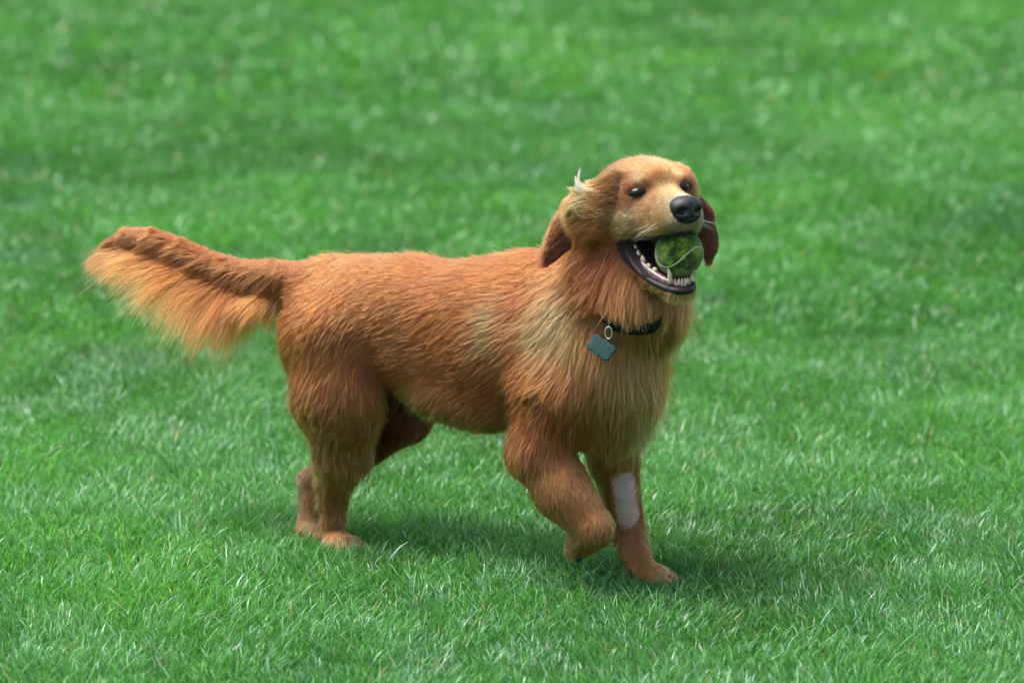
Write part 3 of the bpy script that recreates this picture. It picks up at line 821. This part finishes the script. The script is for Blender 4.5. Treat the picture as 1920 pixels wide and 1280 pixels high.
# wind-blown pale tufts over the near ear, backlight put into the white ones
def tufts():
    S_, Cc = [], []
    def tuft(a, b, c, n, spread, col):
        base = a + rng.normal(0, spread * 1.6, (n, 3)); mid = b + rng.normal(0, spread * 1.0, (n, 3)); tip = b + (c - b) * (0.5 + 0.6 * rng.random((n, 1))) + rng.normal(0, spread * 0.35, (n, 3))
        tpar = np.linspace(0, 1, 6)[None, :, None]
        S_.append(base[:, None] * (1 - tpar) ** 2 + 2 * mid[:, None] * tpar * (1 - tpar) + tip[:, None] * tpar ** 2)
        Cc.append(np.tile(col, (n, 1)) * (0.8 + 0.3 * rng.random((n, 1))))
    white = np.array([0.90, 0.84, 0.72])
    tuft(P(1118, 362, yn - 30), P(1076, 366, yn - 30), P(1087, 318, yn - 25), 110, 3.2, white)
    tuft(P(1116, 360, yn - 32), P(1084, 352, yn - 30), P(1078, 332, yn - 25), 90, 4.5, white)
    tuft(P(1120, 352, yn - 30), P(1096, 344, yn - 30), P(1104, 338, yn - 25), 60, 5.5, CREAM)
    tuft(P(1112, 366, yn), P(1085, 362, yn - 30), P(1064, 352, yn - 22), 90, 7, CREAM * 1.2)
    tuft(P(1105, 375, yn), P(1085, 372, yn), P(1060, 376, yn), 130, 6, CREAM)
    tuft(P(1100, 385, yn), P(1075, 385, yn), P(1052, 398, yn), 130, 7, CREAM)
    for k in range(14):
        x, y = rng.uniform(1085, 1120), rng.uniform(365, 400)
        tuft(P(x, y, yn - 32), P(x - 22, y - 2, yn - 32), P(x - 38, y + rng.uniform(5, 30), yn - 18), 60, 5, CREAM * 1.15)
    for k in range(16):
        x, y = rng.uniform(1085, 1118), rng.uniform(415, 440)
        tuft(P(x, y, yn - 20), P(x - 6, y + 22, yn - 26), P(x - 16, y + rng.uniform(35, 58), yn - 22), 70, 4, (GOLD if k % 2 else RED))
    W5 = 2
    return np.concatenate(S_[:W5]), np.concatenate(Cc[:W5]), np.concatenate(S_[W5:]), np.concatenate(Cc[W5:])
ts, tcc, ts2, tcc2 = tufts()
make_hair('ear_fringe', body, ts2, tcc2 * 0.85, 0.28)
to_ = make_hair('ear_tuft', body, ts, tcc, 0.3, root=np.array([0.95, 0.80, 0.58]), tip=1.05); to_.data.materials[0] = M_wisp
# whiskers
wh = []
for s in (1, -1):
    for k in range(11):
        f, u = rng.uniform(35, 75), rng.uniform(-68, -48)
        a = H(f, 36 * s, u); dirv = unit(HR * s * 1.0 + HF * rng.uniform(-.5, .3) + HU * rng.uniform(-.5, .1))
        Lw = rng.uniform(35, 62); t = np.linspace(0, 1, 6)[:, None]
        wh.append(a + dirv * Lw * t + DN * 8 * t ** 2)
    a = H(-20, 45 * s, 40)
    for k in range(2): wh.append(a + unit(HR * s + HU * (0.3 + .3 * k)) * 30 * t)
make_hair('whiskers', dog, np.array(wh), np.tile([0.8, 0.75, 0.65], (len(wh), 1)), 0.2)


# ------------------------------------------------------------------ collar and tag
nax = unit(NK1 - NK0)
cax = unit(nax + np.array([0.0, -0.1, 0.0]))
COLP = list(COL_FRONT) + [surf(1250, 592, -16), P(1262, 530, -110), P(1180, 495, -60), P(1095, 520, -75), surf(1090, 545, -10)]
cp = catmull(COLP + COLP[:2], 110)
cp = cp[:100]
sec = [(-11, -1.5), (-11, 1.5), (11, 1.5), (11, -1.5)]
cc0 = np.mean(COLP, 0)
outv = cp - cc0; outv = unit(outv - (outv @ cax)[:, None] * cax)
pts = np.stack([cp + cax * a + outv * b for a, b in sec], 1)
collar = link('collar', grid_mesh('collar', pts, close_u=False, close_v=True), dog, M_collar, smooth=False)
ra_ = surf(1146, 609, 15); tb_ = surf(1142, 640, 18)
rax = unit(np.cross(unit(tb_ - ra_), [0.9, -0.3, 0.2])); rdn = unit(tb_ - ra_); rsd = np.cross(rax, rdn)
rc = ra_ + rdn * 8
th = np.linspace(0, 2 * np.pi, 32, endpoint=False)
rr_ = rc + 11 * (np.cos(th)[:, None] * rdn + 0.6 * np.sin(th)[:, None] * rsd)
ph = np.linspace(0, 2 * np.pi, 8, endpoint=False)
rad_ = unit(rr_ - rc)
pts = rr_[:, None] + 1.5 * (np.cos(ph)[None, :, None] * rad_[:, None] + np.sin(ph)[None, :, None] * rax)
link('split_ring', grid_mesh('split_ring', pts, close_u=True, close_v=True), collar, M_steel)
# bone shaped tag
TC = surf(1131, 648, 24); tn_ = unit(CAM - TC + np.array([-1500, 0, 1500]))
tx_ = unit(np.cross(tn_, [0, 0, 1])); tx_ = -tx_ if tx_[0] < 0 else tx_
ty_ = np.cross(tn_, tx_); ty_ = -ty_ if ty_[2] < 0 else ty_
rot = math.radians(-30); bx_, by_ = tx_ * math.cos(rot) + ty_ * math.sin(rot), -tx_ * math.sin(rot) + ty_ * math.cos(rot)
th = np.linspace(0, 2 * np.pi, 96, endpoint=False)
def bone_r(a):
    c, s_ = np.cos(a), np.sin(a)
    rmax = np.zeros_like(a)
    for cx, cy, r in ((17, 8, 8.5), (17, -8, 8.5), (-17, 8, 8.5), (-17, -8, 8.5), (0, 0, 16.5), (9, 0, 14.5), (-9, 0, 14.5)):
        b_ = c * cx + s_ * cy; disc = b_ ** 2 - (cx * cx + cy * cy - r * r)
        rmax = np.maximum(rmax, np.where(disc > 0, b_ + np.sqrt(np.maximum(disc, 0)), 0))
    return rmax
br_ = bone_r(th)
lay = []
for sc_, z in ((0.001, 1.4), (0.88, 1.4), (0.97, 1.1), (1.0, 0.2), (1.0, -0.6), (0.9, -1.4), (0.001, -1.4)):
    lay.append(TC + (br_ * sc_ * np.cos(th))[:, None] * bx_ + (br_ * sc_ * np.sin(th))[:, None] * by_ + z * tn_)
tag = link('name_tag', grid_mesh('name_tag', np.array(lay), close_v=True), collar, M_tag)
lay = []
for sc_, z in ((0.90, 1.2), (0.93, 2.0), (0.98, 2.0), (1.01, 1.2)):
    lay.append(TC + (br_ * sc_ * np.cos(th))[:, None] * bx_ + (br_ * sc_ * np.sin(th))[:, None] * by_ + z * tn_)

# ------------------------------------------------------------------ the ground
def nz(n, kind, **kw):
    x = n.nodes.new(kind)
    for k, v in kw.items(): x.inputs[k].default_value = v
    return x
M_soil = bpy.data.materials.new('turf_soil'); M_soil.use_nodes = True
n = M_soil.node_tree; b = n.nodes['Principled BSDF']; b.inputs['Roughness'].default_value = 0.95; b.inputs['Specular IOR Level'].default_value = 0.1
tc = n.nodes.new('ShaderNodeTexCoord')
a1 = nz(n, 'ShaderNodeTexNoise', Scale=60.0, Detail=8.0); a2 = nz(n, 'ShaderNodeTexNoise', Scale=0.6, Detail=5.0)
n.links.new(tc.outputs['Object'], a1.inputs['Vector']); n.links.new(tc.outputs['Object'], a2.inputs['Vector'])
r1 = n.nodes.new('ShaderNodeValToRGB'); e = r1.color_ramp.elements
e[0].position = 0.35; e[0].color = (0.018, 0.060, 0.014, 1); e[1].position = 0.7; e[1].color = (0.055, 0.16, 0.04, 1)
r2 = n.nodes.new('ShaderNodeValToRGB'); e = r2.color_ramp.elements
e[0].position = 0.3; e[0].color = (0.75, 0.85, 0.7, 1); e[1].position = 0.7; e[1].color = (1.25, 1.1, 1.0, 1)
n.links.new(a1.outputs['Fac'], r1.inputs[0]); n.links.new(a2.outputs['Fac'], r2.inputs[0])
mx = n.nodes.new('ShaderNodeMix'); mx.data_type = 'RGBA'; mx.blend_type = 'MULTIPLY'; mx.inputs[0].default_value = 1
n.links.new(r1.outputs[0], mx.inputs[6]); n.links.new(r2.outputs[0], mx.inputs[7]); n.links.new(mx.outputs[2], b.inputs['Base Color'])
gv = np.array([(-300000, -30000, 0), (300000, -30000, 0), (300000, 600000, 0), (-300000, 600000, 0)], float)
ground = link('ground', raw_mesh('ground', gv, [(0, 1, 2, 3)]), None, M_soil); ground['kind'] = 'structure'

def grass(N, box, Lm, Wm, dens=None, seed=1):
    """blades as curved, tapering strips of two quads and a tip"""
    g = np.random.default_rng(seed)
    x = g.uniform(box[0], box[1], N); y = g.uniform(box[2], box[3], N)
    p0 = np.stack([x, y, np.zeros(N)], 1)
    if dens is not None:
        k = g.random(N) < dens(x, y); p0 = p0[k]; N = len(p0)
    n1 = hash_noise(p0, 95, 11); n2 = hash_noise(p0, 420, 12); n3 = hash_noise(p0, 1500, 13); n4 = hash_noise(p0, 30, 14)
    L = Lm * (0.35 + 0.60 * g.random(N) + 0.45 * n1 + 0.25 * n2) * (1 + 0.5 * (g.random(N) < 0.06))
    wd = Wm * (0.55 + 0.7 * g.random(N) + 0.8 * (g.random(N) < 0.12))
    # flattened round each foot
    for f in (HP1, HP2, FP + np.array([20, 0, 0])):
        dd_ = np.hypot(p0[:, 0] - f[0], (p0[:, 1] - f[1]) * 0.8)
        L *= 0.62 + 0.38 * np.clip((dd_ - 10) / 50, 0, 1)
    th = g.random(N) * 2 * np.pi
    # clumps lean the same way
    la = 6.28 * hash_noise(p0, 160, 15) * 1.2 + g.normal(0, 1.3, N)
    lean = np.stack([np.cos(la), np.sin(la), 0 * la], 1)
    la_amt = (0.05 + 0.60 * g.random(N) ** 1.7 + 0.22 * n4) * L
    wv = np.stack([np.cos(th), np.sin(th), 0 * th], 1) * (wd / 2)[:, None]
    up = np.array([0, 0, 1.0])
    rows = []
    for t, wf in ((0, 0.8), (0.4, 1.0), (0.75, 0.75)):
        c = p0 + lean * (la_amt * (0.35 * t + 0.65 * t * t))[:, None] + up * (L * (t - 0.28 * t * t))[:, None]
        rows += [c - wv * wf, c + wv * wf]
    tip = p0 + lean * la_amt[:, None] + up * (L * 0.72 * 1.0)[:, None]
    V_ = np.stack(rows + [tip], 1).reshape(-1, 3)
    o = (np.arange(N) * 7)[:, None]
    q = np.concatenate([o + [0, 1, 3, 2], o + [2, 3, 5, 4]]); tr = o + [4, 5, 6]
    base = np.array([0.062, 0.226, 0.055]); yel = np.array([0.112, 0.275, 0.050]); blu = np.array([0.085, 0.245, 0.120]); dry = np.array([0.26, 0.22, 0.10])
    m = (0.15 + 0.85 * n3)[:, None] * g.random((N, 1))
    c = base * (1 - m) + yel * m
    m = (g.random((N, 1)) * 0.9 * (1 - n2)[:, None]); c = c * (1 - m) + blu * m
    d_ = (g.random(N) < 0.016)[:, None]; c = np.where(d_, dry, c)
    n5 = hash_noise(p0 * [1, 0.7, 1], 230, 19)[:, None]; n6 = hash_noise(p0, 700, 23)[:, None]
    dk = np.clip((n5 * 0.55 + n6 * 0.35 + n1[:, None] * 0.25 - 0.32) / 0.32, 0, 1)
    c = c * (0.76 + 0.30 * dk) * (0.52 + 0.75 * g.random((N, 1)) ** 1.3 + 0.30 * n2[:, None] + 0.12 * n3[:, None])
    pl = (g.random(N) < (0.13 if Wm < 3 else 0.025))[:, None]; c = np.where(pl, np.array([0.27, 0.46, 0.33]) * (0.7 + 0.5 * g.random((N, 1))), c)  # scattered pale blades, sky sheen painted as blade colour
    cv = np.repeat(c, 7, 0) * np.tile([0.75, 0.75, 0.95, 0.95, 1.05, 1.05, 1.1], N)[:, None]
    return V_, q, tr, cv
M_grass = bpy.data.materials.new('grass_blade'); M_grass.use_nodes = True
n = M_grass.node_tree; b = n.nodes['Principled BSDF']; out = n.nodes['Material Output']
at = n.nodes.new('ShaderNodeAttribute'); at.attribute_name = 'col'
n.links.new(at.outputs['Color'], b.inputs['Base Color']); b.inputs['Roughness'].default_value = 0.38; b.inputs['Specular IOR Level'].default_value = 0.6
tr_ = n.nodes.new('ShaderNodeBsdfTranslucent'); ms = n.nodes.new('ShaderNodeMixShader'); ms.inputs[0].default_value = 0.35
gm = n.nodes.new('ShaderNodeMix'); gm.data_type = 'RGBA'; gm.blend_type = 'MULTIPLY'; gm.inputs[0].default_value = 1; gm.inputs[7].default_value = (1.5, 1.7, 0.7, 1)
n.links.new(at.outputs['Color'], gm.inputs[6]); n.links.new(gm.outputs[2], tr_.inputs['Color'])
n.links.new(b.outputs[0], ms.inputs[1]); n.links.new(tr_.outputs[0], ms.inputs[2]); n.links.new(ms.outputs[0], out.inputs['Surface'])
def half_width(y): return (y - CAM[1]) * 960 / DIST
parts = []
def dn_near(x, y): return (np.abs(x) < half_width(y) + 900) * 1.0
parts.append(grass(640000, (-2200, 2200, -1150, 1800), 46, 2.2, dn_near, 1))
parts.append(grass(330000, (-3400, 3400, 1800, 5200), 46, 4.2, dn_near, 2))
parts.append(grass(170000, (-4400, 4400, 5200, 10500), 54, 8.0, dn_near, 3))
parts.append(grass(240000, (-9000, 9000, -4000, 16000), 50, 11.0, lambda x, y: 1.0 - (dn_near(x, y) * (y > -1150) * (y < 10500)), 4))
off = 0; Vs, Qs, Ts, Cs = [], [], [], []
for v_, q_, t_, c_ in parts:
    Vs.append(v_); Qs.append(q_ + off); Ts.append(t_ + off); Cs.append(c_); off += len(v_)
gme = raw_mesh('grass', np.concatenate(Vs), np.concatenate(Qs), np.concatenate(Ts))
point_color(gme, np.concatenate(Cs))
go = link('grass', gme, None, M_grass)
go['kind'] = 'stuff'; go['label'] = 'short green lawn grass covering the whole field around the dog'; go['category'] = 'grass'
